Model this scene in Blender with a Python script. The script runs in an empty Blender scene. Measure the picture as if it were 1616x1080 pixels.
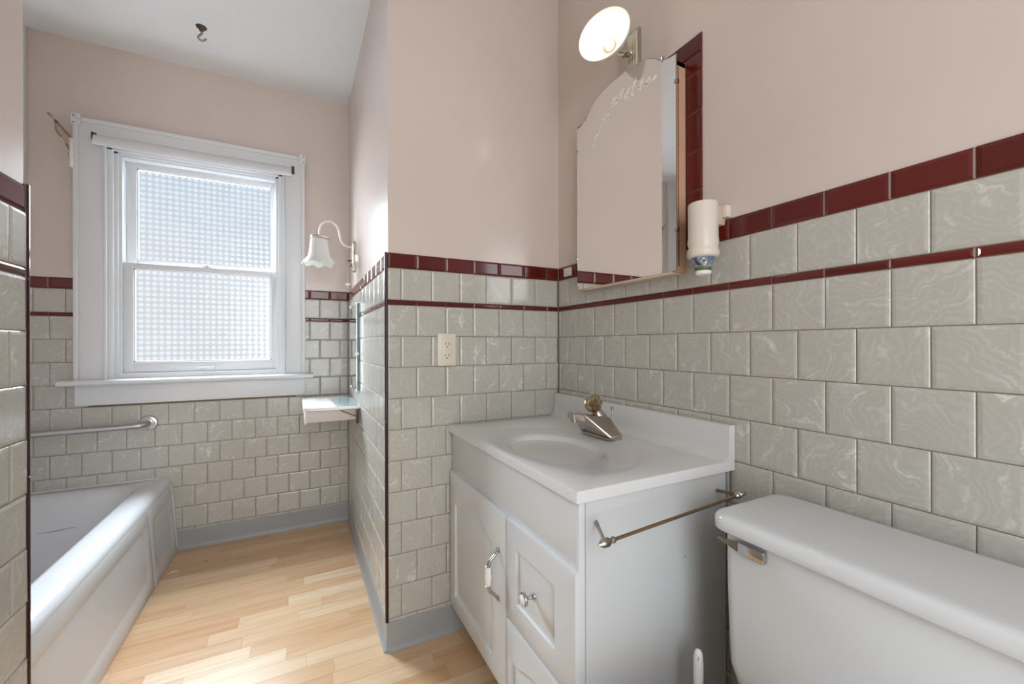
import bpy, bmesh, math, random
from mathutils import Vector, Matrix

random.seed(7)
S = bpy.context.scene
COL = S.collection
R = math.radians

# ------------------------------------------------------------------ camera
cam_d = bpy.data.cameras.new('camera')
cam = bpy.data.objects.new('camera', cam_d)
COL.objects.link(cam)
YAW, ROLL = R(27.25), R(-0.153)
fwd = Vector((math.sin(YAW), math.cos(YAW), 0))
rgt = Vector((math.cos(YAW), -math.sin(YAW), 0))
upv = Vector((0, 0, 1))
cr = rgt * math.cos(ROLL) + upv * math.sin(ROLL)
cu = upv * math.cos(ROLL) - rgt * math.sin(ROLL)
m = Matrix((cr, cu, -fwd)).transposed().to_4x4()
m.translation = Vector((0, 0, 1.0645))
cam.matrix_world = m
cam_d.sensor_width = 36
cam_d.lens = 36 * 656.9 / 1616
cam_d.shift_y = 3.9 / 1616
cam_d.clip_start = 0.02
S.camera = cam

# ------------------------------------------------------------------ light, exposure
S.view_settings.view_transform = 'Standard'
S.view_settings.look = 'None'
S.view_settings.gamma = 1
S.view_settings.use_curve_mapping = False
S.view_settings.exposure = 0.12

W = bpy.data.worlds.new('sky')
S.world = W
W.use_nodes = True
bg = W.node_tree.nodes['Background']
wg = W.node_tree
wtc = wg.nodes.new('ShaderNodeTexCoord')
wsep = wg.nodes.new('ShaderNodeSeparateXYZ')
wrp = wg.nodes.new('ShaderNodeValToRGB')          # hazy sky: white at the horizon, bluer higher up
wg.links.new(wtc.outputs['Generated'], wsep.inputs[0])
wg.links.new(wsep.outputs[2], wrp.inputs[0])
wrp.color_ramp.elements[0].position = 0.12
wrp.color_ramp.elements[0].color = (0.97, 0.985, 1.0, 1)
wrp.color_ramp.elements[1].position = 0.55
wrp.color_ramp.elements[1].color = (0.66, 0.82, 0.96, 1)
wg.links.new(wrp.outputs[0], bg.inputs[0])
bg.inputs[1].default_value = 1.0


def area(name, loc, target, sx, sy, power, color):
    d = bpy.data.lights.new(name, 'AREA')
    d.shape = 'RECTANGLE'
    d.size, d.size_y, d.energy, d.color = sx, sy, power, color
    o = bpy.data.objects.new(name, d)
    COL.objects.link(o)
    o.location = loc
    o.rotation_euler = (Vector(target) - Vector(loc)).to_track_quat('-Z', 'Y').to_euler()
    return o


# daylight pouring at the window from outside, and an added soft fill beyond the rear doorway
area('daylight', (-0.70, 3.45, 2.05), (-0.38, 2.40, 1.22), 2.1, 1.2, 460, (0.86, 0.93, 1.0))
area('doorway_fill', (0.0, -1.05, 1.25), (0.1, 1.5, 1.1), 0.9, 1.9, 24.5, (0.94, 0.97, 1.0))

# ------------------------------------------------------------------ measured geometry
P = 0.1095                     # tile pitch
GAP = 0.0017
XR, YB, XA, YW = 0.9847, 1.4813, 0.2745, 2.7175    # tile faces: right, back, alcove side, far
XL, YL = -0.4836, 1.197        # left wall tile face, its far end
REC = 0.006                    # paint sits behind tile face by this
CEIL = 2.532
Y0 = -0.80                     # rear wall
XT = -1.31                     # tub recess side
CAPT, CAPB, LINT, LINB, BASE = 1.3871, 1.3334, 1.2223, 1.2040, 0.100


# ------------------------------------------------------------------ material helpers
def mat(name, color=(0.8, 0.8, 0.8), rough=0.5, metal=0.0, **kw):
    mt = bpy.data.materials.new(name)
    mt.use_nodes = True
    b = mt.node_tree.nodes['Principled BSDF']
    b.inputs['Base Color'].default_value = (*color, 1)
    b.inputs['Roughness'].default_value = rough
    b.inputs['Metallic'].default_value = metal
    for k, v in kw.items():
        b.inputs[k.replace('_', ' ')].default_value = v
    return mt


class NT:
    def __init__(s, mt):
        s.t = mt.node_tree
        s.b = s.t.nodes['Principled BSDF']

    def n(s, typ, **kw):
        nd = s.t.nodes.new('ShaderNode' + typ)
        for k, v in kw.items():
            if k in nd.inputs:
                nd.inputs[k].default_value = v
            else:
                setattr(nd, k, v)
        return nd

    def l(s, a, b):
        s.t.links.new(a, b)

    def ramp(s, fac, stops):
        nd = s.n('ValToRGB')
        e = nd.color_ramp.elements
        while len(e) < len(stops):
            e.new(0.5)
        for i, (p, c) in enumerate(stops):
            e[i].position = p
            e[i].color = (*c, 1) if len(c) == 3 else c
        s.l(fac, nd.inputs[0])
        return nd.outputs[0]

    def math(s, op, a, b=None, c=None):
        nd = s.n('Math', operation=op)
        for i, v in enumerate((a, b, c)):
            if v is None:
                continue
            if hasattr(v, 'node'):
                s.l(v, nd.inputs[i])
            else:
                nd.inputs[i].default_value = v
        return nd.outputs[0]

    def mix(s, fac, a, b, blend='MIX'):
        nd = s.n('Mix', data_type='RGBA', blend_type=blend)
        for v, idx in ((fac, 0), (a, 6), (b, 7)):
            if hasattr(v, 'node'):
                s.l(v, nd.inputs[idx])
            else:
                nd.inputs[idx].default_value = v if idx == 0 else (*v, 1)
        return nd.outputs[2]

    def bump(s, h, strength=0.2, dist=0.002):
        nd = s.n('Bump')
        nd.inputs['Strength'].default_value = strength
        nd.inputs['Distance'].default_value = dist
        s.l(h, nd.inputs['Height'])
        s.l(nd.outputs[0], s.b.inputs['Normal'])


def tile_mat(name, dark, light, vein):
    mt = mat(name, dark, 0.16)
    g = NT(mt)
    tc = g.n('TexCoord')
    oi = g.n('ObjectInfo')
    off = g.n('Combine' + 'XYZ')
    for i, k in enumerate((37.0, 91.0, 53.0)):
        g.l(g.math('MULTIPLY', oi.outputs['Random'], k), off.inputs[i])
    rot = g.n('VectorRotate', rotation_type='Y_AXIS')
    g.l(tc.outputs['Object'], rot.inputs['Vector'])
    g.l(g.math('MULTIPLY', oi.outputs['Random'], 60.0), rot.inputs['Angle'])
    add = g.n('VectorMath', operation='ADD')
    g.l(rot.outputs[0], add.inputs[0])
    g.l(off.outputs[0], add.inputs[1])
    warp = g.n('TexNoise', Scale=13.0, Detail=2.0)
    g.l(add.outputs[0], warp.inputs['Vector'])
    wv = g.n('VectorMath', operation='MULTIPLY_ADD')
    g.l(warp.outputs['Color'], wv.inputs[0])
    wv.inputs[1].default_value = (0.16, 0.16, 0.16)
    g.l(add.outputs[0], wv.inputs[2])
    w = g.n('TexWave', Scale=5.0, Distortion=4.0, Detail=4.0)
    w.inputs['Detail Scale'].default_value = 2.5
    w.inputs['Detail Roughness'].default_value = 0.65
    g.l(wv.outputs[0], w.inputs['Vector'])
    fine = g.n('TexWave', Scale=17.0, Distortion=9.0, Detail=4.0)
    fine.inputs['Detail Scale'].default_value = 1.6
    fine.inputs['Detail Roughness'].default_value = 0.75
    g.l(wv.outputs[0], fine.inputs['Vector'])
    veil = g.n('TexNoise', Scale=17.0, Detail=3.0, Distortion=0.6)
    g.l(add.outputs[0], veil.inputs['Vector'])
    mask = g.ramp(veil.outputs['Fac'], [(0.44, (0, 0, 0)), (0.72, (1, 1, 1))])
    thin = g.ramp(w.outputs['Fac'], [(0.62, (0, 0, 0)), (0.98, (1, 1, 1))])
    streak = g.ramp(fine.outputs['Fac'], [(0.45, (0.15, 0.15, 0.15)), (0.95, (1, 1, 1))])
    soft = g.mix(g.math('MULTIPLY', streak, veil.outputs['Fac']), dark, light)
    amt = g.math('MULTIPLY', g.math('MULTIPLY', thin, mask), streak)
    amt = g.math('MULTIPLY', amt, g.math('MULTIPLY_ADD', oi.outputs['Random'], 0.65, 0.25))
    c = g.mix(amt, soft, vein)
    g.l(c, g.b.inputs['Base Color'])
    nb = g.n('TexNoise', Scale=30.0, Detail=2.0)
    g.l(add.outputs[0], nb.inputs['Vector'])
    g.bump(nb.outputs['Fac'], 0.05, 0.0004)
    return mt


def maroon_mat(name, c):
    mt = mat(name, c, 0.12)
    g = NT(mt)
    oi = g.n('ObjectInfo')
    hsv = g.n('HueSaturation')
    hsv.inputs['Color'].default_value = (*c, 1)
    g.l(g.math('MULTIPLY_ADD', oi.outputs['Random'], 0.45, 0.8), hsv.inputs['Value'])
    g.l(hsv.outputs[0], g.b.inputs['Base Color'])
    tc = g.n('TexCoord')
    nb = g.n('TexNoise', Scale=25.0, Detail=2.0)
    g.l(tc.outputs['Object'], nb.inputs['Vector'])
    g.bump(nb.outputs['Fac'], 0.06, 0.0004)
    return mt


def paint_mat(name, c, rough=0.22, scuff=0.05):
    mt = mat(name, c, rough)
    g = NT(mt)
    tc = g.n('TexCoord')
    n1 = g.n('TexNoise', Scale=3.0, Detail=3.0)
    g.l(tc.outputs['Object'], n1.inputs['Vector'])
    col = g.mix(n1.outputs['Fac'], tuple(v * (1 - scuff) for v in c), tuple(min(1, v * (1 + scuff)) for v in c))
    # a few small old nail holes and dings
    v = g.n('TexVoronoi', Scale=9.0)
    g.l(tc.outputs['Object'], v.inputs['Vector'])
    spot = g.ramp(v.outputs['Distance'], [(0.028, (1, 1, 1)), (0.04, (0, 0, 0))])
    keep = g.ramp(n1.outputs['Fac'], [(0.55, (0, 0, 0)), (0.62, (1, 1, 1))])
    col = g.mix(g.math('MULTIPLY', g.math('MULTIPLY', spot, keep), 0.45), col, tuple(v * .5 for v in c))
    g.l(col, g.b.inputs['Base Color'])
    n2 = g.n('TexNoise', Scale=90.0, Detail=3.0)
    g.l(tc.outputs['Object'], n2.inputs['Vector'])
    g.bump(n2.outputs['Fac'], 0.06, 0.0006)
    return mt


def plain_noise(name, c, rough, var=0.06, scale=12, bump=0.05, bscale=40, **kw):
    mt = mat(name, c, rough, **kw)
    g = NT(mt)
    tc = g.n('TexCoord')
    n1 = g.n('TexNoise', Scale=float(scale), Detail=4.0)
    g.l(tc.outputs['Object'], n1.inputs['Vector'])
    g.l(g.mix(n1.outputs['Fac'], tuple(v * (1 - var) for v in c), tuple(min(1, v * (1 + var)) for v in c)),
        g.b.inputs['Base Color'])
    n2 = g.n('TexNoise', Scale=float(bscale), Detail=2.0)
    g.l(tc.outputs['Object'], n2.inputs['Vector'])
    g.bump(n2.outputs['Fac'], bump, 0.001)
    return mt


def plank_mat(name):
    mt = mat(name, (0.6, 0.42, 0.25), 0.30)
    g = NT(mt)
    tc = g.n('TexCoord')
    oi = g.n('ObjectInfo')
    off = g.n('CombineXYZ')
    for i, k in enumerate((17.0, 71.0, 5.0)):
        g.l(g.math('MULTIPLY', oi.outputs['Random'], k), off.inputs[i])
    add = g.n('VectorMath', operation='ADD')
    g.l(tc.outputs['Object'], add.inputs[0])
    g.l(off.outputs[0], add.inputs[1])
    sc = g.n('VectorMath', operation='MULTIPLY')
    sc.inputs[1].default_value = (2.2, 26.0, 1.0)
    g.l(add.outputs[0], sc.inputs[0])
    n1 = g.n('TexNoise', Scale=1.6, Detail=5.0, Distortion=0.8)
    g.l(sc.outputs[0], n1.inputs['Vector'])
    base = g.ramp(oi.outputs['Random'], [(0.0, (0.58, 0.345, 0.18)), (0.35, (0.63, 0.405, 0.225)),
                                         (0.7, (0.68, 0.475, 0.285)), (1.0, (0.74, 0.565, 0.375))])
    grain = g.ramp(n1.outputs['Fac'], [(0.30, (0.86, 0.83, 0.80)), (0.52, (1, 1, 1)), (0.75, (1.05, 1.05, 1.04))])
    g.l(g.mix(1.0, base, grain, 'MULTIPLY'), g.b.inputs['Base Color'])
    g.bump(n1.outputs['Fac'], 0.03, 0.0001)
    return mt


def glass_pane_mat(name):
    # pressed privacy glass: square dimples, their bright refraction dots are put into the tint
    mt = bpy.data.materials.new(name)
    mt.use_nodes = True
    t = mt.node_tree
    t.nodes.remove(t.nodes['Principled BSDF'])
    g = NT.__new__(NT)
    g.t = t
    tc = g.n('TexCoord')
    sep = g.n('SeparateXYZ')
    g.l(tc.outputs['Object'], sep.inputs[0])
    k = 2 * math.pi / 0.0275
    sx = g.math('MULTIPLY_ADD', g.math('SINE', g.math('MULTIPLY', sep.outputs[0], k)), 0.5, 0.5)
    sz = g.math('MULTIPLY_ADD', g.math('SINE', g.math('MULTIPLY', sep.outputs[2], k)), 0.5, 0.5)
    n1 = g.n('TexNoise', Scale=5.0, Detail=3.0)
    g.l(tc.outputs['Object'], n1.inputs['Vector'])
    n2 = g.n('TexNoise', Scale=70.0, Detail=2.0)
    g.l(tc.outputs['Object'], n2.inputs['Vector'])
    d = g.math('MULTIPLY', g.math('MULTIPLY_ADD', sx, 0.7, 0.3), g.math('MULTIPLY_ADD', sz, 0.75, 0.25))
    d = g.math('MULTIPLY_ADD', n2.outputs['Fac'], 0.35, d)
    d = g.math('MULTIPLY_ADD', n1.outputs['Fac'], 0.35, d)
    tint = g.ramp(d, [(0.20, (0.765, 0.795, 0.82)), (0.60, (0.81, 0.835, 0.86)), (1.0, (0.925, 0.94, 0.95)), ])
    tr = g.n('BsdfTransparent')
    g.l(tint, tr.inputs[0])
    gl = g.n('BsdfGlossy', Roughness=0.12)
    bump = g.n('Bump')
    bump.inputs['Strength'].default_value = 0.4
    bump.inputs['Distance'].default_value = 0.002
    g.l(d, bump.inputs['Height'])
    g.l(bump.outputs[0], gl.inputs['Normal'])
    mx = g.n('MixShader')
    mx.inputs[0].default_value = 0.05
    g.l(tr.outputs[0], mx.inputs[1])
    g.l(gl.outputs[0], mx.inputs[2])
    g.l(mx.outputs[0], t.nodes['Material Output'].inputs[0])
    return mt


M = {}
M['tile'] = tile_mat('swirled_tile', (0.470, 0.455, 0.405), (0.550, 0.537, 0.487), (0.80, 0.79, 0.75))
M['maroon'] = maroon_mat('maroon_glaze', (0.105, 0.0115, 0.0095))
M['maroon_dark'] = maroon_mat('maroon_trim_glaze', (0.030, 0.006, 0.007))
M['grout'] = plain_noise('grout', (0.20, 0.155, 0.10), 0.9, 0.2, 30)
M['pink'] = paint_mat('pink_paint', (0.67, 0.575, 0.518))
M['ceil'] = paint_mat('ceiling_paint', (0.83, 0.83, 0.82), 0.6, 0.02)
M['plank'] = plank_mat('laminate')
M['subfloor'] = mat('subfloor', (0.30, 0.20, 0.11), 0.7)
M['base'] = plain_noise('vinyl_base', (0.34, 0.348, 0.350), 0.38, 0.05, 8)
M['trim'] = plain_noise('white_trim', (0.72, 0.735, 0.745), 0.32, 0.02, 6, 0.05, 60)
M['pane'] = glass_pane_mat('pressed_glass')
M['enamel'] = plain_noise('white_enamel', (0.66, 0.675, 0.69), 0.16, 0.015, 4, 0.02, 6)
M['marble'] = plain_noise('cultured_marble', (0.70, 0.705, 0.70), 0.16, 0.015, 5, 0.02, 8)
M['cab'] = plain_noise('cabinet_foil', (0.655, 0.67, 0.675), 0.30, 0.015, 5, 0.02, 30)
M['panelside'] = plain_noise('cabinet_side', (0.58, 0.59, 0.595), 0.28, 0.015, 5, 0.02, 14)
M['china'] = plain_noise('toilet_china', (0.645, 0.655, 0.66), 0.09, 0.015, 4, 0.01, 5)
M['nickel'] = plain_noise('brushed_nickel', (0.52, 0.46, 0.41), 0.26, 0.08, 40, 0.03, 120, metal=1.0)
M['chrome'] = mat('chrome', (0.50, 0.49, 0.48), 0.16, 1.0)
M['steel'] = plain_noise('satin_steel', (0.52, 0.51, 0.50), 0.30, 0.05, 30, metal=1.0)
M['pewter'] = plain_noise('antique_pewter', (0.33, 0.29, 0.24), 0.34, 0.3, 60, 0.3, 200, metal=1.0)
M['brass'] = plain_noise('aged_brass', (0.30, 0.22, 0.13), 0.32, 0.15, 50, metal=1.0)
M['champagne'] = mat('champagne_metal', (0.78, 0.73, 0.62), 0.18, 1.0)
M['cream_metal'] = mat('cream_metal', (0.80, 0.74, 0.68), 0.30)
M['dark'] = mat('dark_void', (0.02, 0.018, 0.016), 0.7)
M['iron'] = plain_noise('old_iron', (0.10, 0.075, 0.05), 0.5, 0.3, 60, metal=0.6)
M['porcelain'] = mat('porcelain', (0.85, 0.85, 0.84), 0.08)
M['mirror'] = mat('mirror_silver', (0.90, 0.895, 0.89), 0.015, 1.0)
M['glass_edge'] = mat('green_glass_edge', (0.05, 0.16, 0.16), 0.15)
M['etch'] = mat('etched_frost', (0.90, 0.90, 0.88), 0.6)
M['wood'] = plain_noise('salmon_wood', (0.62, 0.36, 0.24), 0.55, 0.10, 18)
M['pale_wood'] = plain_noise('pale_wood', (0.60, 0.47, 0.36), 0.55, 0.08, 18)
M['ivory'] = mat('ivory_plastic', (0.72, 0.67, 0.57), 0.35)
M['cream'] = plain_noise('cream_plastic', (0.74, 0.68, 0.60), 0.35, 0.03, 10)
M['white_plastic'] = mat('white_plastic', (0.82, 0.82, 0.81), 0.3)
M['opal'] = mat('opal_glass', (0.88, 0.88, 0.86), 0.25, 0.0, Transmission_Weight=0.15)
M['lamp_glass'] = mat('lit_opal_glass', (0.62, 0.60, 0.56), 0.22, 0.0)
M['clear_plastic'] = mat('clear_clip', (0.85, 0.87, 0.86), 0.2)
M['clear'] = mat('clear_glass', (0.80, 0.93, 0.92), 0.05, 0.0, Transmission_Weight=0.8, IOR=1.45)
M['crystal'] = mat('smoky_crystal', (0.66, 0.52, 0.33), 0.02, 0.0, Transmission_Weight=0.92, IOR=1.55)
M['paper'] = mat('paper', (0.85, 0.84, 0.82), 0.7)
M['pinkish_board'] = plain_noise('pinkish_board', (0.62, 0.55, 0.51), 0.5, 0.06, 12)


def lamp_glass_fix(mt):
    g = NT(mt)
    tl = g.n('BsdfTranslucent')
    tl.inputs[0].default_value = (0.95, 0.92, 0.86, 1)
    mx = g.n('MixShader')
    mx.inputs[0].default_value = 0.18
    out = mt.node_tree.nodes['Material Output']
    g.l(g.b.outputs[0], mx.inputs[1])
    g.l(tl.outputs[0], mx.inputs[2])
    g.l(mx.outputs[0], out.inputs[0])


lamp_glass_fix(M['lamp_glass'])
lamp_glass_fix(M['opal'])


def bulb_mat():
    mt = mat('bulb_glow', (1, 1, 1), 0.4)
    b = mt.node_tree.nodes['Principled BSDF']
    b.inputs['Emission Color'].default_value = (1.0, 0.90, 0.76, 1)
    b.inputs['Emission Strength'].default_value = 15.0
    return mt


M['bulb'] = bulb_mat()


def cup_mat():
    mt = mat('printed_cup', (0.5, 0.6, 0.7), 0.5)
    g = NT(mt)
    tc = g.n('TexCoord')
    sep = g.n('SeparateXYZ')
    g.l(tc.outputs['Object'], sep.inputs[0])
    n = g.n('TexNoise', Scale=70.0, Detail=3.0)
    g.l(tc.outputs['Object'], n.inputs['Vector'])
    v = g.n('TexVoronoi', Scale=115.0)
    g.l(tc.outputs['Object'], v.inputs['Vector'])
    h = g.math('MULTIPLY_ADD', n.outputs['Fac'], 0.008, sep.outputs[2])
    sky = g.ramp(g.math('MULTIPLY', h, 20.0), [(0.24, (0.30, 0.32, 0.18)), (0.29, (0.07, 0.09, 0.03)), (0.42, (0.13, 0.17, 0.05)),
                                               (0.50, (0.27, 0.33, 0.40)), (0.9, (0.12, 0.22, 0.32))])
    bloss = g.ramp(v.outputs['Distance'], [(0.36, (1, 1, 1)), (0.46, (0, 0, 0))])
    hz = g.ramp(g.math('MULTIPLY', sep.outputs[2], 20.0), [(0.38, (0, 0, 0)), (0.46, (1, 1, 1)), (0.8, (1, 1, 1)), (0.9, (0, 0, 0))])
    c = g.mix(g.math('MULTIPLY', bloss, hz), sky, (0.72, 0.50, 0.46))
    br = g.n('TexWave', Scale=34.0, Distortion=12.0, Detail=2.0)
    g.l(tc.outputs['Object'], br.inputs['Vector'])
    bw = g.ramp(br.outputs['Fac'], [(0.80, (0, 0, 0)), (0.90, (1, 1, 1))])
    c = g.mix(g.math('MULTIPLY', bw, hz), c, (0.04, 0.04, 0.06))
    g.l(c, g.b.inputs['Base Color'])
    return mt


M['cup'] = cup_mat()


def tub_mark():
    mt = M['enamel']
    return mt


# ------------------------------------------------------------------ mesh helpers
def finish(bm, name, material, angle=38, smooth=True):
    bmesh.ops.recalc_face_normals(bm, faces=bm.faces)
    me = bpy.data.meshes.new(name)
    bm.to_mesh(me)
    bm.free()
    if smooth:
        me.polygons.foreach_set('use_smooth', [True] * len(me.polygons))
        me.set_sharp_from_angle(angle=R(angle))
    if material:
        me.materials.append(material)
    return me


def attach(o, parent):
    if parent:
        o.parent = parent
        T = Vector((0, 0, 0))
        p = parent
        while p:
            T += p.location if not p.get('_inv') else Vector((0, 0, 0))
            p = p.parent
        o.matrix_parent_inverse = Matrix.Translation(-root_loc(parent))


def root_loc(o):
    # world translation of an object whose ancestors only translate
    if o.parent is None:
        return Vector(o.location)
    return Vector(o.get('_w', (0, 0, 0)))


def obj(name, bm, material, parent=None, angle=38, smooth=True):
    me = finish(bm, name, material, angle, smooth) if isinstance(bm, bmesh.types.BMesh) else bm
    o = bpy.data.objects.new(name, me)
    COL.objects.link(o)
    attach(o, parent)
    return o


def tag(o, label, cat, group=None):
    o['label'] = label
    o['category'] = cat
    if group:
        o['group'] = group
    return o


def thing(name, loc, label, cat, group=None):
    o = bpy.data.objects.new(name, None)
    o.empty_display_size = 0.05
    COL.objects.link(o)
    o.location = loc
    return tag(o, label, cat, group)


def struct(name, bm, material, label=None, **kw):
    o = obj(name, bm, material, None, **kw)
    o['kind'] = 'structure'
    if label:
        o['label'] = label
    return o


def box(x0, x1, y0, y1, z0, z1, bev=0.0, seg=2, bm=None):
    b = bm or bmesh.new()
    vs = [b.verts.new((x, y, z)) for x in (x0, x1) for y in (y0, y1) for z in (z0, z1)]
    F = [(0, 1, 3, 2), (4, 6, 7, 5), (0, 4, 5, 1), (2, 3, 7, 6), (0, 2, 6, 4), (1, 5, 7, 3)]
    fs = [b.faces.new([vs[i] for i in f]) for f in F]
    if bev:
        es = list({e for f in fs for e in f.edges})
        bmesh.ops.bevel(b, geom=es, offset=bev, segments=seg, profile=0.5, affect='EDGES')
    return b


def loft(loops, cap0=True, cap1=True, bm=None, closed=True):
    b = bm or bmesh.new()
    rows = [[b.verts.new(p) for p in lp] for lp in loops]
    n = len(rows[0])
    for i in range(len(rows) - 1):
        for j in range(n if closed else n - 1):
            k = (j + 1) % n
            b.faces.new((rows[i][j], rows[i][k], rows[i + 1][k], rows[i + 1][j]))
    if cap0:
        b.faces.new(rows[0][::-1])
    if cap1:
        b.faces.new(rows[-1])
    return b


def frame(axis):
    a = Vector(axis).normalized()
    u = a.orthogonal().normalized()
    return a, u, a.cross(u)


def lathe(origin, axis, prof, n=32, cap0=True, cap1=True, wob=None, bm=None):
    """prof: list of (radius, distance along axis)"""
    a, u, v = frame(axis)
    o = Vector(origin)
    loops = []
    for k, (r, h) in enumerate(prof):
        lp = []
        for i in range(n):
            q = 2 * math.pi * i / n
            rr, hh = (r, h) if wob is None else wob(r, h, q)
            lp.append(o + a * hh + (u * math.cos(q) + v * math.sin(q)) * rr)
        loops.append(lp)
    return loft(loops, cap0, cap1, bm)


def tube(pts, rad, n=12, bm=None, caps=True):
    pts = [Vector(p) for p in pts]
    rads = rad if isinstance(rad, (list, tuple)) else [rad] * len(pts)
    t0 = (pts[1] - pts[0]).normalized()
    u = t0.orthogonal().normalized()
    loops = []
    for i, p in enumerate(pts):
        t = (pts[min(i + 1, len(pts) - 1)] - pts[max(i - 1, 0)]).normalized()
        u = (u - t * u.dot(t)).normalized()
        v = t.cross(u)
        loops.append([p + (u * math.cos(2 * math.pi * k / n) + v * math.sin(2 * math.pi * k / n)) * rads[i] for k in range(n)])
    return loft(loops, caps, caps, bm)


def smooth_path(pts, k=6):
    pts = [Vector(p) for p in pts]
    out = []
    for i in range(len(pts) - 1):
        p0, p1, p2, p3 = pts[max(i - 1, 0)], pts[i], pts[i + 1], pts[min(i + 2, len(pts) - 1)]
        for j in range(k):
            t = j / k
            out.append(0.5 * ((2 * p1) + (p2 - p0) * t + (2 * p0 - 5 * p1 + 4 * p2 - p3) * t * t + (3 * p1 - p0 - 3 * p2 + p3) * t ** 3))
    out.append(pts[-1])
    return out


def hull(pts, bev=0.0, bm=None):
    b = bm or bmesh.new()
    vs = [b.verts.new(p) for p in pts]
    r = bmesh.ops.convex_hull(b, input=vs)
    bmesh.ops.delete(b, geom=[g for g in r['geom_interior'] if isinstance(g, bmesh.types.BMVert)], context='VERTS')
    bmesh.ops.dissolve_limit(b, angle_limit=R(2), verts=b.verts, edges=b.edges)
    if bev:
        bmesh.ops.bevel(b, geom=list(b.edges), offset=bev, segments=2, profile=0.5, affect='EDGES', clamp_overlap=True)
    return b


def prism(outline, ext, bev=0.0, bm=None):
    """outline: list of 3-D points (planar), ext: extrusion vector"""
    b = bm or bmesh.new()
    e = Vector(ext)
    v0 = [b.verts.new(p) for p in outline]
    v1 = [b.verts.new(Vector(p) + e) for p in outline]
    n = len(v0)
    b.faces.new(v0[::-1])
    b.faces.new(v1)
    for i in range(n):
        b.faces.new((v0[i], v0[(i + 1) % n], v1[(i + 1) % n], v1[i]))
    return b


def rrect(x0, x1, y0, y1, r, k=6):
    pts = []
    for cx, cy, a0 in ((x1 - r, y1 - r, 0), (x0 + r, y1 - r, 90), (x0 + r, y0 + r, 180), (x1 - r, y0 + r, 270)):
        for i in range(k + 1):
            a = R(a0 + 90 * i / k)
            pts.append((cx + r * math.cos(a), cy + r * math.sin(a)))
    return pts


# ------------------------------------------------------------------ the room shell
def boxes(*bs):
    b = bmesh.new()
    for q in bs:
        box(*q, bm=b)
    return b


pr_, pb_, pa_, pw_, pl_ = XR + REC, YB + REC, XA + REC, YW + REC, XL - REC
TE = 1.19                                   # end wall of the tub recess
floor = struct('floor', boxes((XT - .1, XR + .12, Y0 - .1, YW + .16, -0.06, -0.003)), M['subfloor'],
               'pale wood strip laminate floor between tub and vanity')
ceiling = struct('ceiling', boxes((XT - .1, XR + .12, Y0 - .1, YW + .16, CEIL, CEIL + .08)), M['ceil'], 'off white painted ceiling')
wall_right = struct('wall_right', boxes((pr_, XR + .12, Y0, pb_, -.003, CEIL)), M['pink'],
                    'pink wall with swirled tile wainscot behind vanity and toilet')
wall_back = struct('wall_back', boxes((pa_, XR + .12, pb_, pb_ + .10, -.003, CEIL)), M['pink'],
                   'pink wall with outlet at the left end of the vanity')
wall_alcove = struct('wall_alcove', boxes((pa_, pa_ + .10, pb_ + .10, pw_, -.003, CEIL)), M['pink'],
                     'pink side wall of the alcove behind the hanging sconce')
HX0, HX1, HZ0, HZ1 = -0.800, -0.070, 0.892, 2.030   # window opening
wall_far = struct('wall_far', boxes((XT - .1, HX0, pw_, pw_ + .15, -.003, CEIL), (HX1, XR + .12, pw_, pw_ + .15, -.003, CEIL),
                                    (HX0, HX1, pw_, pw_ + .15, -.003, HZ0), (HX0, HX1, pw_, pw_ + .15, HZ1, CEIL)), M['pink'],
                  'pink wall with the white sash window above the tub end')
wall_left = struct('wall_left', boxes((pl_ - .10, pl_, Y0, YL - .004, -.003, CEIL)), M['pink'],
                   'pink and tiled wall end at the left edge')
wall_tub_end = struct('wall_tub_end', boxes((XT, pl_ - .10, TE - .10, TE, -.003, CEIL)), M['pink'], 'pink wall closing the near end of the tub recess')
wall_tub_side = struct('wall_tub_side', boxes((XT - .1, XT, TE - .10, pw_, -.003, CEIL)), M['pink'], 'pink wall along the far side of the tub')
wall_rear = struct('wall_rear', boxes((pl_ - .10, -.42, Y0 - .10, Y0, -.003, CEIL), (.46, XR + .12, Y0 - .10, Y0, -.003, CEIL),
                                      (-.42, .46, Y0 - .10, Y0, 2.05, CEIL)), M['pink'], 'pink rear wall with an open doorway')

# ------------------------------------------------------------------ tiles
_tm = {}


def tile_mesh(w, h, material, soft=0.007):
    key = (round(w, 4), round(h, 4), material.name)
    if key in _tm:
        return _tm[key]
    b = bmesh.new()
    s = min(soft, w * .3, h * .3)
    loops = []
    for ins, dep in ((0.0, REC - .001), (0.0, 0.0026), (min(.0018, w * .2), 0.0013), (s, 0.0)):
        a, c = w / 2 - ins, h / 2 - ins
        loops.append([(-a, dep, -c), (a, dep, -c), (a, dep, c), (-a, dep, c)])
    loft(loops, False, True, b)
    me = finish(b, 'tile', material, 5)
    _tm[key] = me
    return me


def put_tile(name, wall, side, a, z, w, h, material, tilt=True, soft=0.007):
    """side: 'y' faces -y, 'x-' faces -x, 'x+' faces +x.  a: coordinate along the wall of the centre"""
    o = bpy.data.objects.new(name, tile_mesh(w, h, material, soft))
    COL.objects.link(o)
    o.parent = wall
    face = FACE[wall.name]
    j = 0.0006 * (random.random() - .5)
    if side == 'y':
        o.location = (a, face + j, z)
        o.rotation_euler = (0, 0, 0)
    elif side == 'x-':
        o.location = (face + j, a, z)
        o.rotation_euler = (0, 0, R(-90))
    else:
        o.location = (face + j, a, z)
        o.rotation_euler = (0, 0, R(90))
    if tilt:
        o.rotation_euler.rotate_axis('X', R(random.gauss(0, .22)))
        o.rotation_euler.rotate_axis('Z', R(random.gauss(0, .22)))
    return o


FACE = {'wall_right': XR, 'wall_back': YB, 'wall_alcove': XA, 'wall_far': YW, 'wall_left': XL}


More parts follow.
